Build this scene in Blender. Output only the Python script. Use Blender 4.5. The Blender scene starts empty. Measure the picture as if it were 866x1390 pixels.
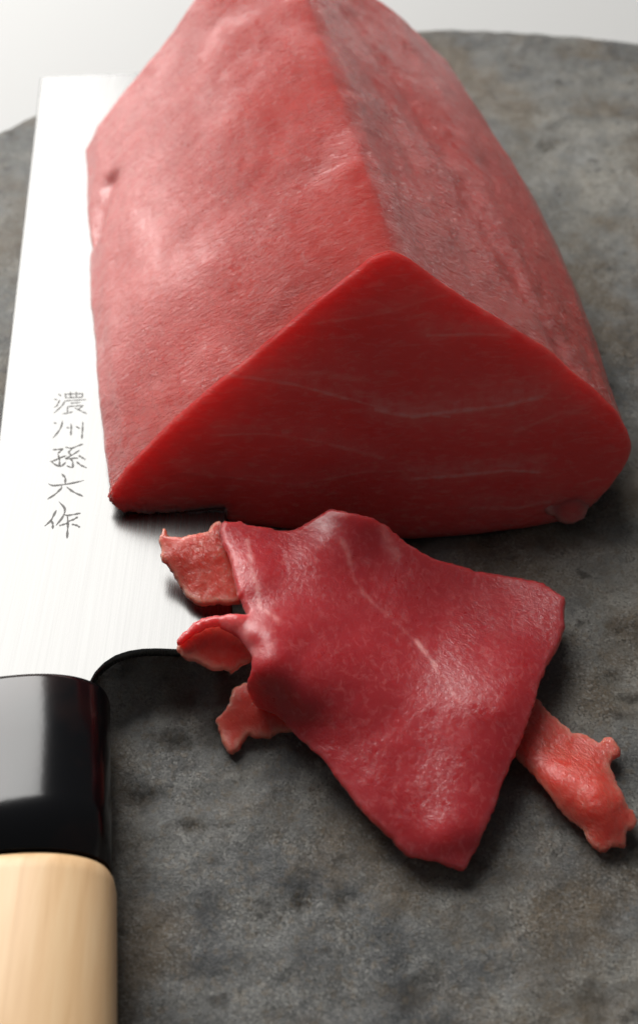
import bpy, math, random
import numpy as np
from mathutils import Vector, Matrix, geometry

random.seed(7)
rng = np.random.default_rng(7)
R = math.radians
sc = bpy.context.scene
col = sc.collection

# ------------------------------------------------------------------ camera
PITCH, FPX, CAM_H = R(47), 1700.0, 0.1906          # focal length in pixels of an 866 px wide frame
cam_d = bpy.data.cameras.new('camera')
cam = bpy.data.objects.new('camera', cam_d); col.objects.link(cam)
cam.location = (0, 0, CAM_H); cam.rotation_euler = (R(90) - PITCH, 0, 0)
cam_d.sensor_fit = 'HORIZONTAL'; cam_d.sensor_width = 36; cam_d.lens = FPX / 866 * 36
cam_d.clip_start = 0.01; cam_d.clip_end = 50
cam_d.dof.use_dof = True; cam_d.dof.focus_distance = 0.228; cam_d.dof.aperture_fstop = 28.0
sc.camera = cam

# ------------------------------------------------------------------ world and lamps
world = bpy.data.worlds.new('World'); sc.world = world; world.use_nodes = True
wb = world.node_tree.nodes['Background']
wb.inputs[0].default_value = (0.95, 0.97, 1.0, 1); wb.inputs[1].default_value = 0.085

def area_lamp(name, loc, aim, sx, sy, power, colour):
    d = bpy.data.lights.new(name, 'AREA'); d.shape = 'RECTANGLE'; d.size = sx; d.size_y = sy
    d.energy = power; d.color = colour
    o = bpy.data.objects.new(name, d); col.objects.link(o); o.location = loc
    o.rotation_euler = (Vector(aim) - Vector(loc)).to_track_quat('-Z', 'Y').to_euler()
    return o
area_lamp('window_light', (-0.43, 1.00, 0.80), (-0.02, 0.2, 0.02), 0.78, 1.05, 25.0, (1.0, 0.985, 0.96))
area_lamp('side_fill_light', (-1.02, 1.02, 0.36), (-0.02, 0.25, 0.03), 0.8, 0.6, 5.0, (1.0, 0.97, 0.93))  # added fill lamp, low on the left, for sheen on the block's flank

sc.view_settings.view_transform = 'Standard'; sc.view_settings.look = 'None'
sc.view_settings.exposure = 0.0; sc.view_settings.gamma = 1.0; sc.view_settings.use_curve_mapping = False
sc.render.engine = 'CYCLES'
sc.cycles.use_denoising = True
sc.cycles.max_bounces = 10
sc.cycles.caustics_reflective = False

# ------------------------------------------------------------------ measuring helper: sight line -> point
FWD = np.array([0, math.cos(PITCH), -math.sin(PITCH)])
UPV = np.array([0, math.sin(PITCH), math.cos(PITCH)])
CAM = np.array([0, 0, CAM_H])
def ray(px, py):
    px = np.asarray(px, float); py = np.asarray(py, float)
    u = (px - 433) / FPX; v = (py - 695) / FPX
    return FWD + u[..., None] * np.array([1.0, 0, 0]) - v[..., None] * UPV
def at(px, py, z=0.0):
    d = ray(px, py); t = (z - CAM_H) / d[..., 2]
    return CAM + d * np.asarray(t)[..., None]
def at_plane(px, py, p0, n):
    d = ray(px, py); t = np.dot(np.asarray(p0) - CAM, n) / (d @ n)
    return CAM + d * t[..., None]

# ------------------------------------------------------------------ noise (gradient noise, vectorised)
_perm = rng.permutation(256); _perm = np.concatenate([_perm, _perm, _perm])
_g = rng.normal(size=(256, 3)); _g /= np.linalg.norm(_g, axis=1)[:, None]
def noise(p):
    p = np.asarray(p, float); i = np.floor(p).astype(int); f = p - i; i &= 255
    w = f * f * f * (f * (f * 6 - 15) + 10)
    out = np.zeros(len(p))
    for dx in (0, 1):
        for dy in (0, 1):
            for dz in (0, 1):
                h = _perm[_perm[_perm[(i[:, 0] + dx) & 255] + ((i[:, 1] + dy) & 255)] + ((i[:, 2] + dz) & 255)] & 255
                d = f - np.array([dx, dy, dz])
                k = (w[:, 0] if dx else 1 - w[:, 0]) * (w[:, 1] if dy else 1 - w[:, 1]) * (w[:, 2] if dz else 1 - w[:, 2])
                out += k * np.einsum('ij,ij->i', _g[h], d)
    return out
def fbm(p, n=4, lac=2.1, gain=0.5):
    s = 0; a = 1
    for k in range(n):
        s = s + a * noise(p * lac ** k + 17.3 * k); a *= gain
    return s

# ------------------------------------------------------------------ object helpers
def mesh_obj(name, verts, faces, mat=None, parent=None, smooth=True, loc=None):
    me = bpy.data.meshes.new(name)
    verts = np.asarray(verts, float)
    if loc is not None: verts = verts - np.asarray(loc)
    me.from_pydata([tuple(v) for v in verts], [], [tuple(int(i) for i in f) for f in faces])
    if mat: me.materials.append(mat)
    if smooth: me.polygons.foreach_set('use_smooth', [True] * len(me.polygons))
    me.update()
    o = bpy.data.objects.new(name, me); col.objects.link(o)
    if loc is not None: o.location = Vector(loc)
    if parent:
        o.parent = parent
        o.matrix_parent_inverse = Matrix.Translation(parent.location).inverted()
    return o
def empty(name, loc):
    o = bpy.data.objects.new(name, None); col.objects.link(o); o.location = Vector(loc)
    o.empty_display_size = 0.01
    return o
def tag(o, label=None, cat=None, group=None, kind=None):
    for k, v in (('label', label), ('category', cat), ('group', group), ('kind', kind)):
        if v: o[k] = v
    return o
def grid_faces(nu, nv, wrap_u=False, wrap_v=False, flip=False):
    f = []
    for i in range(nu if wrap_u else nu - 1):
        for j in range(nv if wrap_v else nv - 1):
            a, b = i * nv + j, i * nv + (j + 1) % nv
            c, d = ((i + 1) % nu) * nv + (j + 1) % nv, ((i + 1) % nu) * nv + j
            f.append((a, d, c, b) if flip else (a, b, c, d))
    return f
def resample(pts, n, closed=True):
    p = np.asarray(pts, float)
    if closed: p = np.vstack([p, p[:1]])
    s = np.concatenate([[0], np.cumsum(np.linalg.norm(np.diff(p, axis=0), axis=1))])
    t = np.linspace(0, s[-1], n + (1 if closed else 0))
    if closed: t = t[:-1]
    return np.stack([np.interp(t, s, p[:, k]) for k in range(p.shape[1])], 1)
def smooth_closed(p, it):
    for _ in range(it): p = 0.25 * np.roll(p, 1, 0) + 0.5 * p + 0.25 * np.roll(p, -1, 0)
    return p
def tube(name, pts, radii, mat, parent, sides=8):
    pts = np.asarray(pts, float); n = len(pts); V = []
    for i in range(n):
        t = pts[min(i + 1, n - 1)] - pts[max(i - 1, 0)]; t /= np.linalg.norm(t)
        a = np.cross(t, [0.3, 0.2, 0.93]); a /= np.linalg.norm(a); b = np.cross(t, a)
        for k in range(sides):
            an = 2 * math.pi * k / sides
            V.append(pts[i] + radii[i] * (math.cos(an) * a + math.sin(an) * b))
    F = grid_faces(n, sides, wrap_v=True)
    F.append(tuple(range(sides))); F.append(tuple((n - 1) * sides + k for k in reversed(range(sides))))
    return mesh_obj(name, V, F, mat, parent)

# ------------------------------------------------------------------ material helpers
class NT:
    def __init__(s, name):
        s.m = bpy.data.materials.new(name); s.m.use_nodes = True
        s.t = s.m.node_tree; s.b = s.t.nodes['Principled BSDF']
        s.co = s.t.nodes.new('ShaderNodeTexCoord')
    def n(s, kind, **kw):
        o = s.t.nodes.new('ShaderNode' + kind)
        for k, v in kw.items(): setattr(o, k, v)
        return o
    def L(s, a, b): s.t.links.new(a, b)
    def mapping(s, scale=(1, 1, 1), rot=(0, 0, 0)):
        m = s.n('Mapping'); m.inputs['Scale'].default_value = scale; m.inputs['Rotation'].default_value = rot
        s.L(s.co.outputs['Object'], m.inputs['Vector']); return m.outputs[0]
    def noise(s, scale, detail=4, rough=0.55, vec=None, dist=0.0):
        o = s.n('TexNoise'); o.inputs['Scale'].default_value = scale; o.inputs['Detail'].default_value = detail
        o.inputs['Roughness'].default_value = rough; o.inputs['Distortion'].default_value = dist
        s.L(vec if vec is not None else s.co.outputs['Object'], o.inputs['Vector']); return o.outputs['Fac']
    def ramp(s, fac, stops, interp='LINEAR'):
        r = s.n('ValToRGB'); e = r.color_ramp.elements; r.color_ramp.interpolation = interp
        while len(e) < len(stops): e.new(0.5)
        for k, (p, c) in zip(e, stops):
            k.position = p; k.color = (c, c, c, 1) if isinstance(c, (int, float)) else (*c, 1)
        s.L(fac, r.inputs[0]); return r.outputs['Color']
    def mix(s, fac, a, b, mode='MIX'):
        m = s.n('Mix', data_type='RGBA', blend_type=mode)
        for sock, v in ((m.inputs[0], fac), (m.inputs[6], a), (m.inputs[7], b)):
            if hasattr(v, 'is_output'): s.L(v, sock)
            elif isinstance(v, tuple): sock.default_value = (*v, 1)
            else: sock.default_value = v
        return m.outputs[2]
    def math(s, op, a, b=0.0):
        m = s.n('Math', operation=op)
        for sock, v in ((m.inputs[0], a), (m.inputs[1], b)):
            if hasattr(v, 'is_output'): s.L(v, sock)
            else: sock.default_value = v
        return m.outputs[0]
    def bump(s, h, strength, dist, prev=None):
        b = s.n('Bump'); b.inputs['Strength'].default_value = strength; b.inputs['Distance'].default_value = dist
        s.L(h, b.inputs['Height'])
        if prev is not None: s.L(prev, b.inputs['Normal'])
        return b.outputs[0]
    def set(s, **kw):
        for k, v in kw.items():
            sock = s.b.inputs[k.replace('_', ' ')]
            if hasattr(v, 'is_output'): s.L(v, sock)
            else: sock.default_value = (*v, 1) if isinstance(v, tuple) and len(v) == 3 and sock.type == 'RGBA' else v
        return s.m

def meat_material(name, dark, mid, pale, grain_dir=(1, 1, 1), grain=0.5, rough=0.36, rot=(0, 0, 0), sss=0.006, wrinkle=1.0, coat=0.3, coarse=0.9):
    k = NT(name)
    fib = k.mapping(grain_dir, rot)
    n1 = k.noise(45, 4, 0.55)
    n2 = k.noise(700, 5, 0.65, fib, 0.8)
    base = k.mix(k.ramp(n1, [(0.33, 0.0), (0.68, 1.0)]), dark, mid)
    base = k.mix(k.math('MULTIPLY', k.ramp(n2, [(0.5, 0.0), (0.75, 1.0)]), 0.22), base, pale)
    at_ = k.n('Attribute', attribute_name='sinew_and_sheen')                      # lean flesh 0, white connective tissue and the slice's painted highlight 1
    broken = k.ramp(k.noise(420, 4, 0.6), [(0.3, 0.3), (0.58, 1.0)])
    base = k.mix(k.math('MULTIPLY', at_.outputs['Fac'], broken), base, pale)
    wr = k.n('Attribute', attribute_name='wrinkle')                     # how dry and wrinkled the skin of the cut is
    fl = k.n('Attribute', attribute_name='flow'); mp = k.n('Mapping'); mp.inputs['Scale'].default_value = grain_dir
    k.L(fl.outputs['Vector'], mp.inputs['Vector']); fib = mp.outputs[0]
    g0 = k.noise(330, 3, 0.55, fib, 0.8)
    g1 = k.noise(1100, 5, 0.65, fib, 1.0)
    g2 = k.noise(3200, 3, 0.6, fib, 0.3)
    amt = k.math('ADD', k.math('MULTIPLY', wr.outputs['Fac'], 1.6 * wrinkle), 0.03)
    hsum = k.math('ADD', k.math('MULTIPLY', g0, coarse), k.math('ADD', k.math('MULTIPLY', g1, 1.3), k.math('MULTIPLY', g2, 0.14)))
    nb = k.bump(k.math('MULTIPLY', hsum, amt), grain, 0.0012)
    k.set(Base_Color=base, Roughness=k.math('SUBTRACT', k.ramp(k.noise(500, 4, 0.6), [(0.3, rough - 0.04), (0.75, rough + 0.18)]), k.math('MULTIPLY', wr.outputs['Fac'], 0.14)),
          Normal=nb, Subsurface_Weight=k.math('SUBTRACT', 1.0, k.math('MULTIPLY', k.math('MULTIPLY', at_.outputs['Fac'], broken), 0.75)), Subsurface_Scale=sss, IOR=1.42)
    k.b.inputs['Subsurface Radius'].default_value = (1.0, 0.13, 0.09)
    k.b.inputs['Coat Weight'].default_value = coat; k.b.inputs['Coat Roughness'].default_value = 0.2
    k.L(nb, k.b.inputs['Coat Normal'])
    return k.m

def seg_dist(P, line):
    """distance of every point to a polyline, and how far along it"""
    best = np.full(len(P), 1e9); line = np.asarray(line)
    for a, b in zip(line[:-1], line[1:]):
        ab = b - a; t = np.clip((P - a) @ ab / (ab @ ab + 1e-15), 0, 1)
        best = np.minimum(best, np.linalg.norm(P - a - t[:, None] * ab, axis=1))
    return best
def set_attr(o, name, vals):
    a = o.data.attributes.new(name, 'FLOAT', 'POINT'); a.data.foreach_set('value', np.asarray(vals, dtype=np.float32))

# ------------------------------------------------------------------ white table
k = NT('white_table')
k.set(Base_Color=(0.47, 0.47, 0.463), Roughness=0.6)
tb = [(-1.6, -0.6), (1.6, -0.6), (1.6, 2.6), (-1.6, 2.6)]
V = [(x, y, z) for z in (-0.05, -0.024) for x, y in tb]
tag(mesh_obj('table_top', V, [(3, 2, 1, 0), (4, 5, 6, 7), (0, 1, 5, 4), (1, 2, 6, 5), (2, 3, 7, 6), (3, 0, 4, 7)], k.m, smooth=False), kind='structure')

# ------------------------------------------------------------------ round stone board
BC = np.array([0.0445, 0.214]); BR = 0.1815
k = NT('stone')
big = k.noise(11, 5, 0.6); midn = k.noise(70, 6, 0.68); fine = k.noise(2300, 4, 0.7)
c = k.ramp(k.mix(0.45, big, midn), [(0.39, (0.10, 0.107, 0.113)), (0.5, (0.265, 0.265, 0.25)), (0.61, (0.52, 0.495, 0.43))])
brown = k.ramp(k.noise(38, 5, 0.65, k.mapping((1, 1, 1), (0.3, 0.2, 0.9))), [(0.47, 0.0), (0.62, 0.9)])
c = k.mix(k.math('MULTIPLY', brown, 0.9), c, (0.225, 0.16, 0.09))
speck = k.ramp(fine, [(0.46, 0.0), (0.62, 1.0)])
def cells(scale, rot):
    v = k.n('TexVoronoi', feature='F1'); v.inputs['Scale'].default_value = scale
    k.L(k.mapping((1, 1, 1), rot), v.inputs['Vector']); return v
vg = cells(2600, (0.4, 0.2, 0.3)); vb = cells(1100, (0.1, 0.5, 0.8))
sep = k.n('SeparateColor'); k.L(vg.outputs['Color'], sep.inputs[0])
sep2 = k.n('SeparateColor'); k.L(vb.outputs['Color'], sep2.inputs[0])
clump = k.ramp(k.noise(140, 5, 0.65), [(0.36, 0.15), (0.62, 1.0)])
c = k.mix(k.math('MULTIPLY', k.ramp(sep.outputs[0], [(0.62, 0.0), (0.95, 1.0)]), k.math('MULTIPLY', clump, 0.6)), c, (0.62, 0.60, 0.55))
c = k.mix(k.math('MULTIPLY', k.ramp(sep2.outputs[1], [(0.72, 0.0), (0.96, 1.0)]), 0.4), c, (0.30, 0.22, 0.13))
grit = k.math('MULTIPLY', k.ramp(sep.outputs[1], [(0.6, 0.0), (0.92, 1.0)]), clump)
c = k.mix(k.math('MULTIPLY', grit, 0.6), c, (0.03, 0.029, 0.027))
c = k.mix(k.math('MULTIPLY', speck, 0.25), c, (0.55, 0.54, 0.50))
scf = k.n('Attribute', attribute_name='scuff')
c = k.mix(k.math('MULTIPLY', scf.outputs['Fac'], k.ramp(k.noise(220, 5, 0.7), [(0.4, 0.1), (0.65, 1.0)])), c, (0.5, 0.5, 0.48))
pits = k.ramp(k.noise(160, 4, 0.6), [(0.28, 1.0), (0.38, 0.0)])
c = k.mix(k.math('MULTIPLY', pits, 0.7), c, (0.03, 0.026, 0.02))
nb = k.bump(k.noise(300, 8, 0.72), 1.0, 0.0055)
nb = k.bump(k.noise(1700, 5, 0.8), 1.0, 0.0008, nb)
nb = k.bump(sep.outputs[2], 1.0, 0.00016, nb)
pt_ = k.n('Attribute', attribute_name='pit')
c = k.mix(k.math('MULTIPLY', pt_.outputs['Fac'], k.ramp(k.noise(600, 4, 0.7), [(0.3, 0.3), (0.6, 1.0)])), c, (0.05, 0.036, 0.018))
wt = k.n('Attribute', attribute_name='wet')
c = k.mix(k.math('MULTIPLY', wt.outputs['Fac'], 0.75), c, (0.035, 0.028, 0.02))  # darkens the stone for damp and for painted contact shadow
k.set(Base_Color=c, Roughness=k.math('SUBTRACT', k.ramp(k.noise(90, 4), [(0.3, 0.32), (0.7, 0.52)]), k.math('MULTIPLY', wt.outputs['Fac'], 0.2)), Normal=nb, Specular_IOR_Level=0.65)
def stone_height(x, y):
    p = np.stack([x, y, 0 * x], 1)
    h = 0.0007 * fbm(p * 28, 3) + 0.0007 * fbm(p * 130 + 5, 4) - 0.0006 * np.abs(noise(p * 60 + 12))
    pit = np.clip(noise(p * 85 + 31) - 0.32, 0, 1)
    h = h - 0.0022 * pit * (1 + 0.6 * noise(p * 400))
    for (px, py, rx, ry, dp) in [(240, 1005, .0030, .0018, .0011), (195, 1080, .0032, .0016, .0009), (258, 1122, .0028, .0011, .0007),
                                 (410, 1222, .0018, .0020, .0009), (465, 1222, .0022, .0018, .0008), (300, 1130, .003, .002, .0004),
                                 (835, 920, .002, .0018, .0007), (860, 948, .002, .001, .0007)]:
        q = at(px, py)
        e = ((x - q[0]) / rx) ** 2 + ((y - q[1]) / ry) ** 2
        g_ = np.exp(-e * (1 + 0.9 * noise(p * 500 + 9)))
        h = h - 1.1 * dp * g_ * (1 + 0.5 * noise(p * 900)); PIT[:] = np.maximum(PIT, g_ * min(1, dp * 900))
    PIT[:] = np.maximum(PIT, np.clip(pit * 5, 0, 1) * 0.8)
    return h
nr, na = 400, 1000
rad = np.concatenate([np.linspace(0.0004, BR - 0.004, nr), BR - 0.004 + 0.004 * np.sin(np.linspace(0.2, math.pi / 2, 8)), [BR, BR - 0.001, BR - 0.004]])
zz = np.concatenate([np.zeros(nr), -0.004 * (1 - np.cos(np.linspace(0.2, math.pi / 2, 8))), [-0.018, -0.022, -0.0238]])
ang = np.linspace(0, 2 * math.pi, na, endpoint=False)
rr, aa = np.meshgrid(rad, ang, indexing='ij')
wob = 1 + 0.006 * noise(np.stack([2.2 * np.cos(aa.ravel()), 2.2 * np.sin(aa.ravel()), 0 * aa.ravel()], 1)).reshape(aa.shape)
X = BC[0] + (rr * wob * np.cos(aa)).ravel(); Y = BC[1] + (rr * wob * np.sin(aa)).ravel()
Z = np.repeat(zz, na)
PIT = np.zeros(len(X)); hh = stone_height(X, Y); Z = Z + np.where(Z > -0.005, hh - 0.0002, 0) 
X += np.where(Z < -0.003, 0.0006 * noise(np.stack([X, Y, Z], 1) * 200), 0)
F = grid_faces(len(rad), na, wrap_v=True, flip=True)
F.append(tuple(range(na))); 
F.append(tuple((len(rad) - 1) * na + j for j in reversed(range(na))))
board = mesh_obj('stone_board', np.stack([X, Y, Z], 1), F, k.m, loc=(BC[0], BC[1], -0.0238))
sc_ = np.zeros(len(X))
for (px, py, r, a) in [(790, 215, .006, .8), (800, 190, .004, .6), (745, 100, .004, .6), (707, 66, .003, .8), (735, 250, .008, .35), (660, 130, .012, .2), (30, 300, .012, .35), (15, 260, .01, .3), (840, 400, .012, .25), (845, 255, .005, .4)]:
    q = at(px, py); sc_ = np.maximum(sc_, a * np.exp(-((X - q[0]) ** 2 + (Y - q[1]) ** 2) / r ** 2))
def line_dist(pxs):
    q = np.array([at(a, b) for a, b in pxs])[:, :2]; best = np.full(len(X), 1e9); pt = np.stack([X, Y], 1)
    for a, b in zip(q[:-1], q[1:]):
        ab = b - a; t = np.clip((pt - a) @ ab / (ab @ ab), 0, 1); best = np.minimum(best, np.linalg.norm(pt - a - t[:, None] * ab, axis=1))
    return best
wet_shade_n = 0.5 + 0.9 * fbm(np.stack([X, Y, 0 * X], 1) * 160, 3)
wet = np.zeros(len(X))  # damp stone plus contact shadow painted around the meat
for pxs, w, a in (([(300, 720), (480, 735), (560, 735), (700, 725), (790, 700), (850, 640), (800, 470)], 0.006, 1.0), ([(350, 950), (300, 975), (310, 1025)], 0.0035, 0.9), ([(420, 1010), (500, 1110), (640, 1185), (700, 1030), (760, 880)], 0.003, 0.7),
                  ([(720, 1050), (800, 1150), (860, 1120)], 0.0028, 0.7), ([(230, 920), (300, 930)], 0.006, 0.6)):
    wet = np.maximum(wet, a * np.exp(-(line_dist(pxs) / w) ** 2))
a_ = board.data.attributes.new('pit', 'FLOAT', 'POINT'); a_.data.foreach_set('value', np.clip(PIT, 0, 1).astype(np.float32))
a_ = board.data.attributes.new('wet', 'FLOAT', 'POINT'); a_.data.foreach_set('value', np.clip(wet * wet_shade_n, 0, 1).astype(np.float32))
a_ = board.data.attributes.new('scuff', 'FLOAT', 'POINT'); a_.data.foreach_set('value', sc_.astype(np.float32))
board.data.polygons.foreach_set('use_smooth', [True] * len(board.data.polygons))
tag(board, 'round dark grey stone board with pitted rough surface under the knife and the fish', 'stone board')

# ------------------------------------------------------------------ knife
sp0, sp1 = at(-34, 890, 0.0100), at(56, 108, 0.0055)               # spine at heel and at tip
du = sp1 - sp0; LEN = np.linalg.norm(du); du /= LEN
dw = np.cross(du, [0, 0, 1.0]); dw /= np.linalg.norm(dw); dn = np.cross(dw, du)
def kp(u, w, h=0.0): return sp0 + u * du + w * dw + h * dn
def to_uw(px, py):
    q = at_plane(np.array([px]), np.array([py]), sp0, dn)[0] - sp0
    return float(q @ du), float(q @ dw)
WID = 0.0462
knife = empty('kitchen_knife', (sp0[0] + 0.02, sp0[1] - 0.05, 0.0))
tag(knife, 'steel kitchen knife with engraved blade, black ferrule and pale wooden handle', 'knife')

k = NT('brushed_steel')
br = k.noise(1.0, 3, 0.6, k.mapping((2600, 30, 300), (0, 0, -math.atan2(du[0], du[1]))))
k.set(Base_Color=(0.115, 0.1145, 0.113), Metallic=1.0, Roughness=k.ramp(br, [(0.3, 0.25), (0.7, 0.29)]),
      Normal=k.bump(br, 0.12, 0.00005))
steel = k.m
uA, wA = to_uw(121, 940)
out = [(-0.020, 0.006), (-0.006, 0.0045), (-0.001, 0.001), (0.0015, 0.0), (LEN - 0.0006, 0.0), (LEN, 0.0006), (LEN, WID - 0.001), (LEN - 0.0006, WID), (0.001, WID), (0.0, WID - 0.001)]
for (px, py) in [(262, 889.5), (240, 888.5), (215, 887.5), (195, 888), (175, 891), (158, 897), (143, 907), (132, 919), (125, 932), (121, 945), (119, 965)]:
    out.append(to_uw(px, py))
out.append((-0.020, out[-1][1]))
out = np.array(out)
o2 = resample(out, 700); nO = len(o2)
cen = o2.mean(0)
nx = np.roll(o2, -1, 0) - np.roll(o2, 1, 0); nx /= np.linalg.norm(nx, axis=1)[:, None] + 1e-9
inn = np.stack([-nx[:, 1], nx[:, 0]], 1)
if np.mean(np.einsum('ij,ij->i', inn, cen - o2)) < 0: inn = -inn
TH = 0.0021
V = []; 
def blade_layer(off, h): return [kp(a[0], a[1], h) for a in o2 + inn * off]
for off, h in ((0.0004, -TH / 2), (0.0, -TH / 2 + 0.0004), (0.0, TH / 2 - 0.00035), (0.00012, TH / 2 - 0.0001), (0.0004, TH / 2)):
    V += blade_layer(off, h)
F = grid_faces(5, nO, wrap_v=True)
F.append(tuple(reversed(range(nO)))); F.append(tuple(4 * nO + i for i in range(nO)))
blade = mesh_obj('blade', V, F, steel, knife, smooth=False)
for p in blade.data.polygons: p.use_smooth = len(p.vertices) == 4

# engraved writing down the blade: five characters, each its own set of cut strokes
k = NT('engraving'); k.set(Base_Color=(0.16, 0.157, 0.15), Roughness=0.7); ink = k.m
S = 10.825
def c2(p): return (50 + p[0] / S, 530 + p[1] / S)
def c3(p): return (50 + p[0] / S, 630 + p[1] / S)
CH = [
 (c2, .55, [[(330,105),(372,135)], [(268,178),(312,192)], [(262,300),(305,282),(350,190)], [(412,108),(690,98)], [(425,160),(685,150)], [(430,95),(436,165)], [(505,72),(508,165)],
       [(590,70),(590,165)], [(684,95),(676,155)], [(425,205),(735,186)], [(505,240),(655,228)], [(425,205),(385,275),(265,385)], [(455,290),(690,272)], [(462,290),(462,375)],
       [(385,395),(470,385),(545,362)], [(565,305),(640,345),(745,395)], [(695,272),(615,332)]]),
 (c2, .8, [[(262,525),(300,540)], [(390,495),(372,590),(320,670),(245,755)], [(445,595),(490,605)], [(505,540),(518,560),(512,715)], [(585,580),(640,612)], [(688,515),(682,620),(672,765)]]),
 (c2, 1.0, [[(245,925),(350,918),(400,905)], [(400,905),(335,965),(320,985)], [(320,985),(345,1060),(345,1170),(365,1178)], [(205,1095),(235,1098),(350,1045),(445,1010)], [(225,1100),(290,1150),(365,1178),(440,1105)],
       [(430,885),(520,908),(600,872),(690,840)], [(530,905),(475,965),(520,1008)], [(640,930),(520,1010),(405,1070),(560,1045),(620,1048)], [(490,1045),(540,1090),(542,1198),(450,1160)],
       [(625,1008),(725,1072)], [(595,1100),(650,1150),(745,1192)]]),
 (c3, 1.15, [[(375,195),(432,252),(428,352)], [(180,340),(222,377),(400,356),(560,330),(705,292)], [(378,365),(380,405),(280,500),(165,572)], [(448,388),(540,460),(692,530)]]),
 (c3, 1.15, [[(300,728),(220,888),(125,968)], [(222,885),(250,930),(245,1012)], [(335,605),(436,708),(412,800),(370,870),(292,958)], [(408,795),(462,812),(660,774)], [(462,808),(470,930),(456,1150)],
       [(478,895),(560,865),(615,828)], [(340,960),(470,922)], [(525,938),(600,955),(645,985)]]),
]
for fn, wgt, strokes in CH:
    V, F = [], []
    for st in strokes:
        uw = np.array([to_uw(*fn(p)) for p in st]); 
        uw = resample(uw, 14, False)
        for _ in range(2): uw[1:-1] = 0.25 * uw[:-2] + 0.5 * uw[1:-1] + 0.25 * uw[2:]
        t = np.gradient(uw, axis=0); t /= np.linalg.norm(t, axis=1)[:, None] + 1e-9
        nn = np.stack([-t[:, 1], t[:, 0]], 1)
        s = np.linspace(0, 1, 14)
        wd = 0.00020 * wgt ** 0.4 * (0.45 + 0.75 * np.abs(np.sin(s * 7 + len(V)))) * np.minimum(1, 8 * np.minimum(s, 1 - s) + 0.3)
        b0 = len(V)
        for i in range(14):
            V.append(kp(*(uw[i] + nn[i] * wd[i]), TH / 2 + 0.00003)); V.append(kp(*(uw[i] - nn[i] * wd[i]), TH / 2 + 0.00003))
        for i in range(13): F.append((b0 + 2 * i, b0 + 2 * i + 1, b0 + 2 * i + 3, b0 + 2 * i + 2))
    mesh_obj('engraved_character', V, F, ink, blade, smooth=False)

# handle: D-shaped ferrule of black horn, then pale wood, swelling towards the butt
_, wR = to_uw(150, 973); wC = to_uw(35, 950)[1]
def handle_ring(u, hw, hh, n=64):
    r = []
    for i in range(n):
        a = 2 * math.pi * i / n; ca, sa = math.cos(a), math.sin(a)
        e = 2 / 2.25
        r.append(kp(u, wC + hw * math.copysign(abs(ca) ** e, ca), -0.0005 + hh * math.copysign(abs(sa) ** e, sa)))
    return r
def lathe_handle(name, prof, mat):
    V = []
    for u, a, b in prof: V += handle_ring(u, a, b)
    n = 64; F = grid_faces(len(prof), n, wrap_v=True, flip=True)
    F.append(tuple(range(n))); F.append(tuple((len(prof) - 1) * n + j for j in reversed(range(n))))
    o = mesh_obj(name, V, F, mat, knife)
    for p in o.data.polygons: p.use_smooth = len(p.vertices) == 4
    return o
k = NT('black_horn')
hn = k.noise(900, 2, 0.5)
k.set(Base_Color=k.mix(k.ramp(k.noise(60, 3), [(0.45, 0.0), (0.7, 1.0)]), (0.004, 0.004, 0.005), (0.02, 0.009, 0.008)), Roughness=0.18, Normal=k.bump(hn, 0.04, 0.0002))
HW = 0.0144; HH = 0.0090
uf = to_uw(35, 930)[0] - 0.0035; ue = uf - 0.0335
lathe_handle('ferrule', [(uf + 0.0002, HW - 0.0016, HH - 0.0016), (uf, HW - 0.0009, HH - 0.0009), (uf - 0.0005, HW - 0.0003, HH - 0.0003), (uf - 0.0014, HW, HH), (uf - 0.012, HW + 0.0003, HH + 0.0002),
                         (uf - 0.024, HW + 0.0006, HH + 0.0003), (ue, HW + 0.0008, HH + 0.0004)], k.m)
k = NT('pale_wood')
gr = k.noise(1.0, 5, 0.6, k.mapping((420, 14, 420), (0, 0, -math.atan2(du[0], du[1]))), 0.5)
k.set(Base_Color=k.ramp(gr, [(0.25, (0.72, 0.45, 0.23)), (0.5, (0.83, 0.55, 0.30)), (0.75, (0.88, 0.62, 0.36))]), Roughness=0.42, Normal=k.bump(gr, 0.12, 0.0003))
lathe_handle('wooden_grip', [(ue - 0.0002, HW - 0.0002, HH - 0.0006), (ue - 0.0006, HW + 0.0006, HH), (ue - 0.0016, HW + 0.0012, HH + 0.0006), (ue - 0.0035, HW + 0.0016, HH + 0.001), (ue - 0.03, HW + 0.002, HH + 0.0012),
                        (ue - 0.09, HW + 0.0028, HH + 0.0014), (ue - 0.098, HW + 0.0022, HH + 0.001), (ue - 0.099, HW, HH - 0.001)], k.m)

# ------------------------------------------------------------------ block of raw tuna
tuna = empty('tuna_block', (0.0, 0.245, 0.0))
tag(tuna, 'large three-sided block of raw red fish lying on the stone board', 'fish')
M_BLOCK = meat_material('tuna_flesh', (0.45, 0.030, 0.022), (0.54, 0.044, 0.034), (0.80, 0.36, 0.32), grain_dir=(0.42, 1.0, 1), grain=1.0, rough=0.33, coat=0.8, coarse=0.6, sss=0.005)
M_FACE = meat_material('tuna_cut_face', (0.83, 0.06, 0.055), (0.88, 0.085, 0.075), (0.88, 0.55, 0.5), grain_dir=(0.4, 1, 1.4), grain=0.5, rough=0.42, sss=0.013, coat=0.25)
pf0 = at(560, 730, 0.0); pfL = at(150, 680, 0.013); pfT = at(530, 340, 0.0555)
fn_ = np.cross(pfT - pf0, pfL - pf0); fn_ /= np.linalg.norm(fn_)
if fn_[1] > 0: fn_ = -fn_
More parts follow.
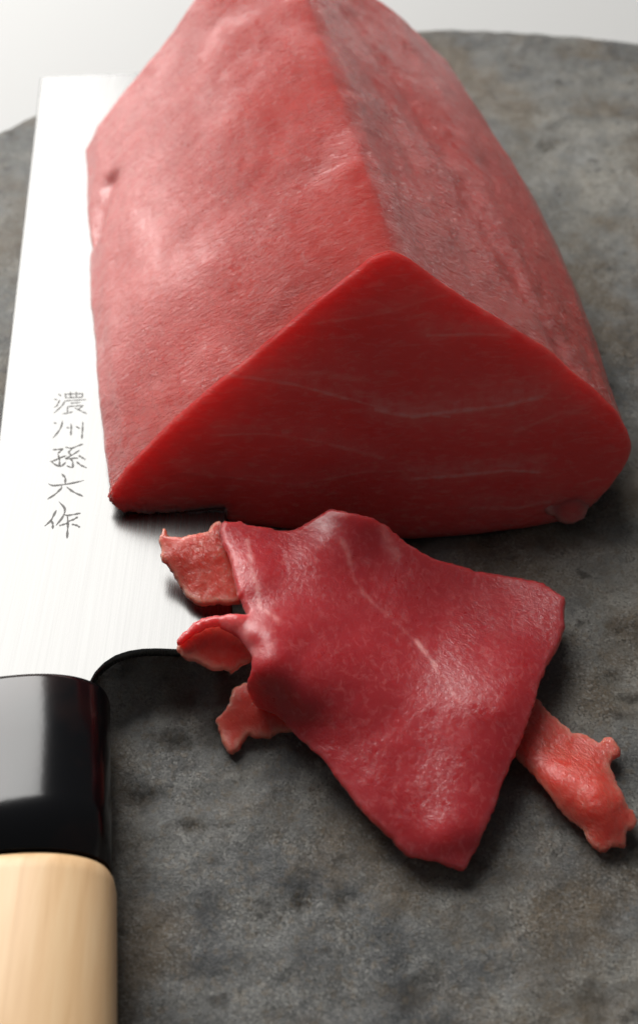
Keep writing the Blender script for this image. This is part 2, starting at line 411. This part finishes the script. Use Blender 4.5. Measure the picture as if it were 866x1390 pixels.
outl = [(147, 668), (152, 684), (175, 696), (215, 700), (300, 706), (400, 716), (480, 726), (560, 731), (640, 727), (720, 715), (768, 704), (800, 688), (826, 662), (848, 634), (859, 607), (852, 582), (836, 552),
        (800, 518), (745, 472), (650, 414), (592, 376), (555, 347), (530, 336), (505, 345), (475, 368), (405, 424), (300, 512), (222, 580), (170, 632)]
ol = smooth_closed(resample(np.array(outl), 720), 8)
F0 = at_plane(ol[:, 0], ol[:, 1], pf0, fn_)
axis = np.array([-0.0240, 0.1450, 0.0])
cenF = F0.mean(0)
tng = np.roll(F0, -1, 0) - np.roll(F0, 1, 0); tng /= np.linalg.norm(tng, axis=1)[:, None]
inw = np.cross(tng, fn_)
if np.mean(np.einsum('ij,ij->i', inw, cenF - F0)) < 0: inw = -inw
nT = len(F0)
wl_ = np.clip((cenF[0] - F0[:, 0]) / 0.05, 0, 1) ** 1.5
AX = axis[None] * (0.965 - 0.055 * wl_)[:, None] + np.array([0, 0, -0.0045]) * wl_[:, None]     # the far end is cut a little shorter low on the left
axis_m = AX.mean(0)
rings = []
# front cap from its middle outwards, then the rounded rim, then the body
for q in np.linspace(0.02, 1, 131)[:-1]:
    base = F0 + inw * 0.0018
    rings.append((cenF + (base - cenF) * q + fn_ * (0.0014), 0))
for th in np.linspace(0, math.pi / 2, 9):
    rings.append((F0 + inw * 0.0018 * (1 - math.sin(th)) + fn_ * (0.0014 * math.cos(th)), 0 if th < 1.0 else 1))
NS = 330
for s in np.linspace(0, 1, NS + 1)[1:]:
    sw = 1 + 0.05 * math.sin(s * math.pi)
    c = cenF + axis_m * s
    ring = F0 + AX * s
    ring = ring + (ring - c) * (sw - 1) * np.array([0.35, 0, 0.6])
    ring = ring + np.array([1.0, 0, 0]) * (np.clip((F0[:, 0] - cenF[0]) / 0.05, 0, 1) ** 2 * 0.0040 * math.sin(s * math.pi) ** 1.5)[:, None]
    rings.append((ring, 1))
for th in np.linspace(0, math.pi / 2, 8)[1:]:
    rings.append((F0 + AX + inw * 0.005 * (1 - math.cos(th)) - fn_ * 0.005 * math.sin(th), 1))
for q in np.linspace(1, 0.02, 30)[1:]:
    rings.append((cenF + axis_m + (F0 + AX - axis_m + inw * 0.005 - cenF) * q - fn_ * 0.005, 1))
P = np.vstack([r[0] for r in rings])
isbody = np.repeat([r[1] for r in rings], nT)
nR_ = len(rings)
# surface normals for displacement
G = P.reshape(nR_, nT, 3)
du_ = np.gradient(G, axis=0); dv_ = np.roll(G, -1, 1) - np.roll(G, 1, 1)
NN = np.cross(dv_, du_); NN /= np.linalg.norm(NN, axis=2)[..., None] + 1e-12
NN = NN.reshape(-1, 3)
if np.mean(np.einsum('ij,ij->i', NN, P - (cenF + axis * 0.5))) < 0: NN = -NN
disp = 0.0008 * fbm(P * np.array([40, 30, 40]), 3) + 0.00022 * fbm(P * np.array([260, 170, 260]) + 4, 3) * (0.4 + 0.6 * isbody)
ridge_w = isbody * (0.5 + 0.5 * noise(P * 60))
disp += 0.00016 * ridge_w * np.abs(noise(P * np.array([900, 500, 900]))) 
disp = disp * np.clip((P[:, 2] + 0.002) / 0.008, 0.15, 1)
# creases and sinews that run over the left flank and the cut face
pR = pfT - fn_ * 0
lf_n = np.cross(axis, pfT - pfL); lf_n /= np.linalg.norm(lf_n)
rf_n = np.cross(axis, at_plane(np.array(800.), np.array(518.), pf0, fn_) - pfT); rf_n /= np.linalg.norm(rf_n)
def on_left(pts): p = np.array(pts, float); return at_plane(p[:, 0], p[:, 1], pfT, lf_n)
def on_right(pts): p = np.array(pts, float); return at_plane(p[:, 0], p[:, 1], pfT, rf_n)
def on_face(pts): p = np.array(pts, float); return at_plane(p[:, 0], p[:, 1], pf0 + fn_ * 0.0014, fn_)
sin_ = np.zeros(len(P)); wob = 0.0006 * noise(P * 180) 
isf = isbody < 0.5
def streak(line, w, amt, depth=0.0, mask=None):
    global sin_, disp
    d = np.abs(seg_dist(P, line) + wob * min(1, w / 0.0008))
    g = np.exp(-(d / w) ** 2)
    if mask is not None: g = g * mask
    sin_ = np.maximum(sin_, g * amt); disp = disp + depth * g
body = isbody > 0.5
streak(on_left([(330, 40), (300, 85), (268, 135), (240, 190), (205, 250), (180, 300)]), 0.0014, 1.0, 0.0003, body)
streak(on_left([(280, 140), (318, 150), (350, 180), (385, 205), (420, 232), (450, 265), (470, 290)]), 0.0016, 0.0, -0.0014, body)
streak(on_left([(290, 150), (330, 172), (372, 212), (425, 250)]), 0.0022, 0.25, 0.0005, body)
streak(on_left([(165, 600), (185, 555), (215, 525), (228, 500)]), 0.0015, 0.15, -0.0006, body)
streak(on_left([(470, 110), (400, 160), (380, 240), (300, 330)]), 0.003, 0.0, -0.0006, body)
streak(on_right([(470, 20), (545, 130), (620, 260), (700, 400), (770, 490)]), 0.0030, 0.0, -0.0006, body)
streak(on_right([(500, 120), (570, 250), (640, 360)]), 0.0030, 0.1, -0.0004, body)
for ln, w, a in (([(290, 508), (340, 512), (400, 522), (470, 540), (540, 560), (610, 566)], .0009, .5), ([(330, 505), (420, 507), (500, 515)], .0022, .25), ([(510, 556), (560, 566), (620, 558), (680, 550), (735, 538)], .0012, .75),
                 ([(600, 560), (660, 553), (740, 535)], .0025, .4), ([(560, 650), (620, 646), (690, 638), (730, 640)], .0010, .65), ([(580, 455), (640, 453), (690, 455)], .0007, .5),
                 ([(300, 590), (360, 588), (440, 600), (520, 622)], .0010, .35), ([(640, 690), (700, 690), (745, 680)], .0012, .4), ([(420, 440), (520, 425), (600, 400)], .0007, .25),
                 ([(390, 660), (500, 640), (580, 640)], .0008, .25), ([(700, 585), (760, 560), (800, 560)], .0012, .3), ([(250, 640), (330, 650), (430, 660)], .0009, .25)):
    streak(on_face(ln), w * 0.42, a * 0.75, 0.00008, isf); streak(on_face(ln) + np.array([0, 0, 0.0012]), w * 2.2, a * 0.35, 0.0, isf)
# pale frayed rim along the bottom left of the cut face
rim = at_plane(np.array([147., 160, 190, 225, 300]), np.array([672., 690, 699, 701, 706]), pf0, fn_)
dr = seg_dist(P, rim)
sin_ = np.maximum(sin_, np.exp(-(dr / 0.0022) ** 2) * 0.12)
disp = disp + np.exp(-(dr / 0.0028) ** 2) * 0.0011 * fbm(P * 800, 3)
# dark notch low on the left flank, towards the back
nt_ = on_left([(150, 250), (138, 290), (130, 318)])
gq = np.exp(-(seg_dist(P, nt_) / 0.0035) ** 2) * body
disp = disp - 0.0022 * gq
near_ridge = np.exp(-((P - pfT) @ lf_n / 0.012) ** 2)
dR = seg_dist(P, np.array([pfT, pfT + axis]))
dF = np.abs((P - pf0) @ fn_)
left_side = np.clip(((P - pfT) @ np.array([-0.73, -0.1, -0.5])) / 0.07, 0, 1)      # 0 at the ridge, 1 low on the left flank
patch = np.clip(0.5 + 1.3 * fbm(P * 38 + 3, 3), 0, 1)
wr_ = np.where(isbody > 0.5, 0.03 + (0.75 * np.exp(-(dF / 0.026) ** 2) + 1.0 * np.exp(-(dR / 0.032) ** 2)) * (0.25 + 1.0 * patch) + 0.25 * patch * (1 - left_side), 0.12 + 0.25 * patch)
on_l = isbody * np.exp(-(((P - pfT) @ lf_n) / 0.004) ** 2)
disp = disp + on_l * 0.0024 * np.exp(-((dR - 0.021) / 0.012) ** 2) * (1 - np.exp(-(dF / 0.006) ** 2))      # the flank swells below the ridge
wr_ = wr_ + isbody * 1.3 * np.exp(-(dF / 0.024) ** 2) * np.exp(-(dR / 0.038) ** 2) * (0.35 + patch)
wr_ = np.clip(wr_, 0.03, 2.2)
P0 = P.copy(); P = P + NN * disp[:, None]
# the blade pushes the left edge up; the rest sits on the stone
P[:, 2] = np.maximum(P[:, 2], 0.0004)
uw_u = (P - sp0) @ du; uw_w = (P - sp0) @ dw
over = (uw_u > 0) & (uw_u < LEN) & (uw_w > -0.005) & (uw_w < WID)
topz = (sp0[2] + (uw_u * du[2])) + TH / 2 + 0.0003
P[:, 2] = np.where(over, np.maximum(P[:, 2], topz), P[:, 2])
F = grid_faces(nR_, nT, wrap_v=True)
F.append(tuple(reversed(range(nT)))); F.append(tuple((nR_ - 1) * nT + j for j in range(nT)))
block = mesh_obj('flesh', P, F, M_BLOCK, tuna)
block.data.materials.append(M_FACE)
arc = np.concatenate([[0], np.cumsum(np.linalg.norm(np.diff(F0, axis=0), axis=1))])
flow = np.stack([np.tile(arc, nR_), P0[:, 1], np.zeros(len(P0))], 1)
flow[isf] = P0[isf] + np.array([0.5, 0, 0])
def set_vec(o, name, vals):
    a = o.data.attributes.new(name, 'FLOAT_VECTOR', 'POINT'); a.data.foreach_set('vector', np.asarray(vals, dtype=np.float32).ravel())
set_vec(block, 'flow', flow)
set_attr(block, 'sinew_and_sheen', np.clip(sin_, 0, 1)); set_attr(block, 'wrinkle', wr_)
mi = np.zeros(len(F), int); nface_rows = 130 + 6
mi[:nface_rows * nT] = 1; mi[-2] = 1
block.data.polygons.foreach_set('material_index', mi)
# outward normals
import bmesh
def fix_normals(o):
    b = bmesh.new(); b.from_mesh(o.data); bmesh.ops.recalc_face_normals(b, faces=b.faces); b.to_mesh(o.data); b.free()
fix_normals(block)

# ------------------------------------------------------------------ sheets of sliced tuna
def rbf(ctrl):
    c = np.array(ctrl, float); xy = c[:, :2] / 100; z = c[:, 2]
    n = len(c); r = np.linalg.norm(xy[:, None] - xy[None], axis=2)
    K = np.where(r > 0, r * r * np.log(r + 1e-9), 0) + 0.004 * np.eye(n)
    A = np.zeros((n + 3, n + 3)); A[:n, :n] = K; A[:n, n] = 1; A[:n, n + 1:] = xy; A[n:, :n] = A[:n, n:].T
    w = np.linalg.solve(A, np.concatenate([z, [0, 0, 0]]))
    def f(p):
        p = np.asarray(p, float) / 100
        rr = np.linalg.norm(p[:, None] - xy[None], axis=2)
        return np.where(rr > 0, rr * rr * np.log(rr + 1e-9), 0) @ w[:n] + w[n] + p @ w[n + 1:]
    return f
def inside(pts, poly):
    x, y = pts[:, 0], pts[:, 1]; r = np.zeros(len(pts), bool)
    j = len(poly) - 1
    for i in range(len(poly)):
        xi, yi = poly[i]; xj, yj = poly[j]
        cnd = ((yi > y) != (yj > y)) & (x < (xj - xi) * (y - yi) / (yj - yi + 1e-12) + xi)
        r ^= cnd; j = i
    return r
def edge_dist(pts, poly):
    a = poly; b = np.roll(poly, -1, 0); ab = b - a; L2 = (ab ** 2).sum(1) + 1e-12
    out = np.full(len(pts), 1e9)
    for s in range(0, len(pts), 4000):
        q = pts[s:s + 4000, None] - a[None]
        t = np.clip((q * ab[None]).sum(2) / L2[None], 0, 1)
        out[s:s + 4000] = np.linalg.norm(q - t[..., None] * ab[None], axis=2).min(1)
    return out
def sheet(name, outline, ctrl, thick, mat, parent, step=3.0, ragged=1.2, edge=0.0016, rough=0.00004, seed=0, wave=0.0003, minz=0.0004, smooth_it=2, veins_and_sheen=(), rim=0.35, thin=None):
    o = np.array(outline, float)
    per = np.linalg.norm(np.roll(o, -1, 0) - o, axis=1).sum()
    o = smooth_closed(resample(o, int(per / 2.6)), smooth_it)
    q = np.stack([o[:, 0] * 0.06, o[:, 1] * 0.06, 0 * o[:, 0] + seed], 1)
    o = o + ragged * np.stack([fbm(q * 1.6, 4), fbm(q * 1.6 + 50, 4)], 1) * 1.6
    lo, hi = o.min(0), o.max(0)
    gx, gy = np.meshgrid(np.arange(lo[0], hi[0], step), np.arange(lo[1], hi[1], step * 0.87))
    gx[1::2] += step / 2
    g = np.stack([gx.ravel(), gy.ravel()], 1) + rng.uniform(-0.2, 0.2, (gx.size, 2)) * step
    g = g[inside(g, o)]; g = g[edge_dist(g, o) > step * 0.55]
    pts = np.vstack([o, g]); nO = len(o)
    res = geometry.delaunay_2d_cdt([Vector(p) for p in pts], [(i, (i + 1) % nO) for i in range(nO)], [], 1, 1e-6)
    v2 = np.array([tuple(v) for v in res[0]]); tris = [tuple(f) for f in res[2]]
    f = rbf(ctrl)
    z = f(v2) * 0.001
    z = z + wave * fbm(np.stack([v2[:, 0], v2[:, 1], 0 * v2[:, 0] + seed], 1) / 45, 3)
    mid = at(v2[:, 0], v2[:, 1], np.maximum(z, minz + 0.0002))
    T = np.array(tris); 
    fnm = np.cross(mid[T[:, 1]] - mid[T[:, 0]], mid[T[:, 2]] - mid[T[:, 0]])
    flip = fnm[:, 2] < 0
    if flip.mean() > 0.5: T = T[:, ::-1]; fnm = -fnm
    vn = np.zeros_like(mid)
    for c in range(3): np.add.at(vn, T[:, c], fnm)
    vn /= np.linalg.norm(vn, axis=1)[:, None] + 1e-15
    d = edge_dist(v2, o) * 0.000142
    tt = np.clip(d / edge, 0, 1)
    if thin is not None: thick = thick * (1 - (1 - thin[2]) * np.clip((thin[1] - v2[:, 0]) / (thin[1] - thin[0]), 0, 1))
    h = thick / 2 * np.sqrt(np.clip(1 - (1 - tt) ** 2, 0, 1))
    p3 = np.stack([v2[:, 0], v2[:, 1], 0 * d + seed + 3], 1)
    fine = rough * fbm(p3 / 6.0, 3) + rough * 0.8 * np.abs(noise(p3 / 14.0 + 8))
    top = mid + vn * (h + fine * tt)[:, None]; bot = mid - vn * h[:, None]
    bot[:, 2] = np.maximum(bot[:, 2], minz); top[:, 2] = np.maximum(top[:, 2], bot[:, 2] + 0.00002)
    n = len(v2); onb = d < 1e-7
    idx = np.where(onb, np.arange(n), np.arange(n) + n)
    F = [tuple(t) for t in T] + [(idx[t[2]], idx[t[1]], idx[t[0]]) for t in T]
    V = np.vstack([top, bot])
    used = np.zeros(2 * n, bool); used[np.array(F).ravel()] = True
    remap = np.cumsum(used) - 1
    ob = mesh_obj(name, V[used], [tuple(remap[list(t)]) for t in F], mat, parent)
    pp = np.vstack([v2, v2]); sn = np.zeros(2 * n)
    for ln, w, a in veins_and_sheen:
        sn = np.maximum(sn, a * np.exp(-((seg_dist(pp, np.array(ln, float)) + 3 * noise(np.stack([pp[:, 0] / 18, pp[:, 1] / 18, 0 * sn], 1))) / w) ** 2))
    dd = np.concatenate([d, d])
    sn = np.maximum(sn, rim * np.exp(-(dd / 0.0012) ** 2))
    wv = np.clip(0.24 + 0.7 * noise(np.stack([pp[:, 0] / 70, pp[:, 1] / 70, 0 * sn + seed], 1)), 0.1, 1)
    set_attr(ob, 'sinew_and_sheen', sn[used]); set_attr(ob, 'wrinkle', wv[used]); set_vec(ob, 'flow', V[used] @ np.array([[0.82, -0.57, 0], [0.57, 0.82, 0], [0, 0, 1.0]]))
    return ob

M_SLICE = meat_material('tuna_slice_flesh', (0.40, 0.022, 0.030), (0.49, 0.036, 0.046), (0.82, 0.36, 0.34), grain_dir=(1, 0.75, 1), grain=0.26, rough=0.34, sss=0.009, coarse=0.0, coat=0.3)
M_TORN = meat_material('torn_flesh', (0.68, 0.05, 0.035), (0.76, 0.08, 0.055), (0.86, 0.40, 0.30), grain_dir=(1, 0.5, 1), grain=0.5, rough=0.28, sss=0.008, coat=0.4, coarse=0.3)
fl_out = [(736, 690), (742, 676), (760, 662), (790, 655), (812, 662), (816, 676), (806, 685), (797, 688), (796, 697), (789, 705), (780, 711), (768, 712), (758, 708), (752, 700), (744, 703)]
fl_ctl = [(736, 690, 5.0), (760, 662, 5.5), (790, 655, 6.0), (816, 674, 4.5), (797, 690, 3.4), (788, 705, 2.0), (768, 712, 1.6), (752, 700, 2.8), (775, 685, 5.2)]
tag(sheet('torn_flap', fl_out, fl_ctl, 0.0024, M_FACE, tuna, seed=33, edge=0.0010, ragged=1.6, rough=0.00012), 'small torn flap at the lower right corner of the block')

slc = empty('tuna_slice', at(520, 930, 0.0))
tag(slc, 'wavy thin slice of raw red fish in front of the block', 'fish slice')
body_out = [(452, 692), (476, 697), (500, 703), (524, 715), (545, 734), (568, 750), (590, 762), (616, 768), (640, 778), (672, 782), (700, 787), (728, 792), (746, 800), (768, 815), (765, 838), (766, 855), (757, 882),
            (742, 905), (730, 935), (722, 962), (706, 1008), (690, 1042), (678, 1075), (670, 1100), (655, 1130), (642, 1158), (629, 1184), (612, 1180), (596, 1172), (575, 1168), (551, 1164), (530, 1140), (505, 1116),
            (488, 1100), (472, 1076), (455, 1056), (438, 1030), (424, 1018), (412, 1006), (402, 993), (392, 980), (380, 968), (364, 962), (352, 956), (343, 945), (337, 930), (339, 917), (346, 906),
            (345, 893), (338, 880), (326, 868), (312, 858), (296, 849), (280, 853), (264, 862), (250, 872), (241, 878), (240, 868), (248, 860), (258, 850), (274, 840), (292, 835), (312, 836), (330, 838), (337, 837), (329, 822),
            (321, 806), (317, 788), (314, 768), (309, 752), (301, 738), (296, 722), (300, 708), (308, 712), (325, 709), (337, 715), (366, 721), (384, 726), (398, 723), (412, 717), (436, 700)]
body_ctl = [(452, 692, 16), (480, 700, 16), (524, 715, 13), (568, 750, 9.5), (640, 778, 6), (700, 787, 5.5), (768, 815, 6.5), (764, 850, 6.5), (742, 905, 7), (722, 962, 7.5), (690, 1042, 6), (670, 1100, 4.5), (642, 1158, 2.5), (629, 1184, 1.8),
            (575, 1168, 2.5), (551, 1160, 3), (505, 1116, 5), (472, 1076, 6), (438, 1030, 6.5), (412, 1006, 6), (392, 980, 6), (364, 962, 5), (345, 947, 6), (337, 930, 9), (346, 908, 15),
            (360, 910, 16.5), (385, 935, 13.5), (410, 955, 12), (430, 975, 10), (400, 900, 16), (296, 850, 16.5), (252, 871, 15.5), (320, 863, 16.2), (340, 885, 15.5), (256, 855, 16.8), (292, 840, 18),
            (320, 845, 18.2), (345, 865, 17.8), (336, 836, 17), (325, 812, 17.5), (316, 780, 17.5), (311, 757, 17.5), (330, 770, 18), (345, 800, 17.6),
            (300, 709, 17), (300, 730, 17.2), (340, 715, 15.5), (384, 726, 14), (412, 717, 14), (420, 760, 15), (450, 740, 14.5), (500, 760, 11.5), (380, 800, 16), (430, 830, 14.5), (420, 880, 15), (500, 900, 11.5), (540, 840, 9.5), (600, 830, 7.2),
            (660, 860, 7.2), (640, 920, 9.5), (680, 960, 9.5), (580, 900, 9), (590, 960, 9.0), (540, 980, 8.8), (600, 1040, 7), (530, 1060, 7), (640, 1050, 7), (580, 1110, 5.5), (600, 1135, 5.2), (645, 1128, 4.6), (700, 900, 8.5), (710, 840, 6.5)]
sheet('slice_body', body_out, body_ctl, 0.0032, M_SLICE, slc, seed=1, edge=0.0009, ragged=1.6, wave=0.00018, rim=0.12, thin=(240, 400, 0.55),
      veins_and_sheen=[([(460, 735), (470, 765), (476, 795), (500, 825), (530, 848), (562, 880), (590, 915), (625, 960)], 2.2, 0.28), ([(562, 878), (575, 894), (590, 912)], 2.5, 0.9), ([(462, 742), (470, 770)], 4, 0.4), ([(515, 720), (525, 745), (535, 760)], 9, 0.3),  # the broad last stroke is a highlight painted pale, not a vein
             ([(334, 742), (340, 775), (347, 800), (352, 830), (375, 850)], 3, 0.6), ([(312, 762), (318, 800), (332, 835)], 4, 0.5), ([(265, 852), (300, 842), (335, 856), (352, 890)], 7, 0.35)])
lob1 = [(219, 719), (224, 716), (226, 724), (232, 729), (246, 730), (258, 726), (269, 723), (284, 720), (287, 711), (297, 708), (306, 713), (320, 725), (330, 760), (334, 800), (328, 822), (314, 822), (298, 821), (288, 822), (276, 825), (266, 822), (257, 815), (250, 804), (241, 794),
        (236, 780), (230, 771), (221, 764), (217, 758), (219, 748), (216, 738), (215, 731)]
lob1_ctl = [(219, 719, 17.6), (216, 735, 16.8), (246, 730, 17), (287, 711, 17), (300, 712, 16.4), (325, 740, 15.4), (328, 790, 14.0), (322, 820, 13.0), (276, 825, 12.9), (241, 794, 13.4), (219, 760, 15.6), (265, 765, 15.6), (290, 795, 14.2), (255, 790, 14.0), (285, 745, 16.3), (240, 750, 16.4)]
tag(sheet('torn_flap', lob1, lob1_ctl, 0.0016, M_TORN, slc, seed=12, edge=0.0006, ragged=2.2, rim=0.6, rough=0.00006), 'pale orange torn flap at the upper left corner of the slice')
lob2 = [(241, 876), (252, 862), (275, 848), (297, 843), (322, 854), (342, 872), (350, 893), (346, 899), (334, 900), (320, 911), (314, 917), (311, 909), (306, 911), (290, 911), (279, 906), (262, 899), (252, 899), (246, 890), (239, 884)]
lob2_ctl = [(241, 876, 14.2), (252, 862, 14.8), (275, 848, 15.4), (297, 843, 15.6), (322, 854, 15.4), (344, 875, 14.6), (348, 897, 12.2), (320, 911, 10.6), (290, 910, 11.2), (262, 899, 12.6), (246, 890, 13.4), (290, 880, 13.3), (320, 885, 12.8)]
tag(sheet('torn_flap', lob2, lob2_ctl, 0.0013, M_TORN, slc, seed=21, edge=0.0006, ragged=2.4, rim=0.75), 'pale orange curled flap at the left of the slice')
tat_out = [(344, 926), (330, 929), (316, 934), (313, 945), (311, 957), (302, 968), (291, 980), (296, 987), (299, 1000), (303, 1013), (311, 1026), (322, 1022), (330, 1009), (337, 1000), (346, 1003), (356, 1004), (369, 1004), (374, 996), (388, 995), (404, 994),
           (430, 1000), (440, 970), (410, 935), (380, 922)]
tat_ctl = [(316, 934, 4.5), (312, 957, 4.2), (291, 981, 2.0), (303, 1013, 1.4), (311, 1026, 1.0), (337, 1000, 2.0), (369, 1003, 1.3), (402, 993, 2.2), (350, 955, 3.8), (330, 975, 3.4), (380, 975, 3.0), (430, 1000, 3), (440, 970, 4), (380, 922, 4), (410, 935, 4), (344, 926, 4.2)]
tag(sheet('torn_flap', tat_out, tat_ctl, 0.0018, M_TORN, slc, seed=5, edge=0.0007, ragged=2.2, rim=0.6), 'pale torn flap under the lower left corner of the slice')

trim = empty('tuna_trimming', at(780, 1060, 0.0))
tag(trim, 'small ragged strip of raw fish poking out right of the slice', 'fish scrap')
tr_out = [(690, 950), (712, 938), (731, 951), (750, 972), (762, 982), (779, 997), (786, 995), (803, 1002), (815, 1010), (820, 1002), (829, 1000), (839, 1008), (843, 1020), (839, 1030), (829, 1034), (828, 1044), (836, 1063), (846, 1084), (850, 1099), (860, 1103), (865, 1117),
          (860, 1127), (849, 1130), (850, 1142), (848, 1153), (829, 1150), (824, 1158), (812, 1159), (803, 1150), (796, 1141), (793, 1127), (784, 1120), (774, 1115), (762, 1101), (746, 1080), (727, 1056), (699, 1028), (678, 1005)]
tr_ctl = [(690, 950, 3), (731, 951, 2.6), (762, 982, 2.2), (803, 1002, 2.2), (829, 1004, 3.0), (841, 1022, 2.6), (828, 1040, 2.2), (836, 1063, 2.6), (850, 1099, 2.6), (862, 1115, 2.2), (848, 1150, 1.0), (812, 1158, 1.0), (790, 1125, 1.4), (762, 1101, 2.0), (727, 1056, 2.2), (699, 1028, 2.4), (680, 1000, 2.6),
          (750, 1046, 5.6), (780, 1058, 6.4), (812, 1072, 6.4), (838, 1086, 4.6), (720, 1020, 4.2), (745, 1020, 3.2), (780, 1028, 3.2), (810, 1045, 3.6), (770, 1085, 5.0), (800, 1105, 5.2), (825, 1120, 4.2), (720, 985, 2.8)]
tr_ctl = [(a, b, 0.9 + (c - 0.9) * 0.75) for a, b, c in tr_ctl]
sheet('strip', tr_out, tr_ctl, 0.0019, M_TORN, trim, seed=9, edge=0.0007, ragged=2.0, rough=0.00008, rim=0.5)
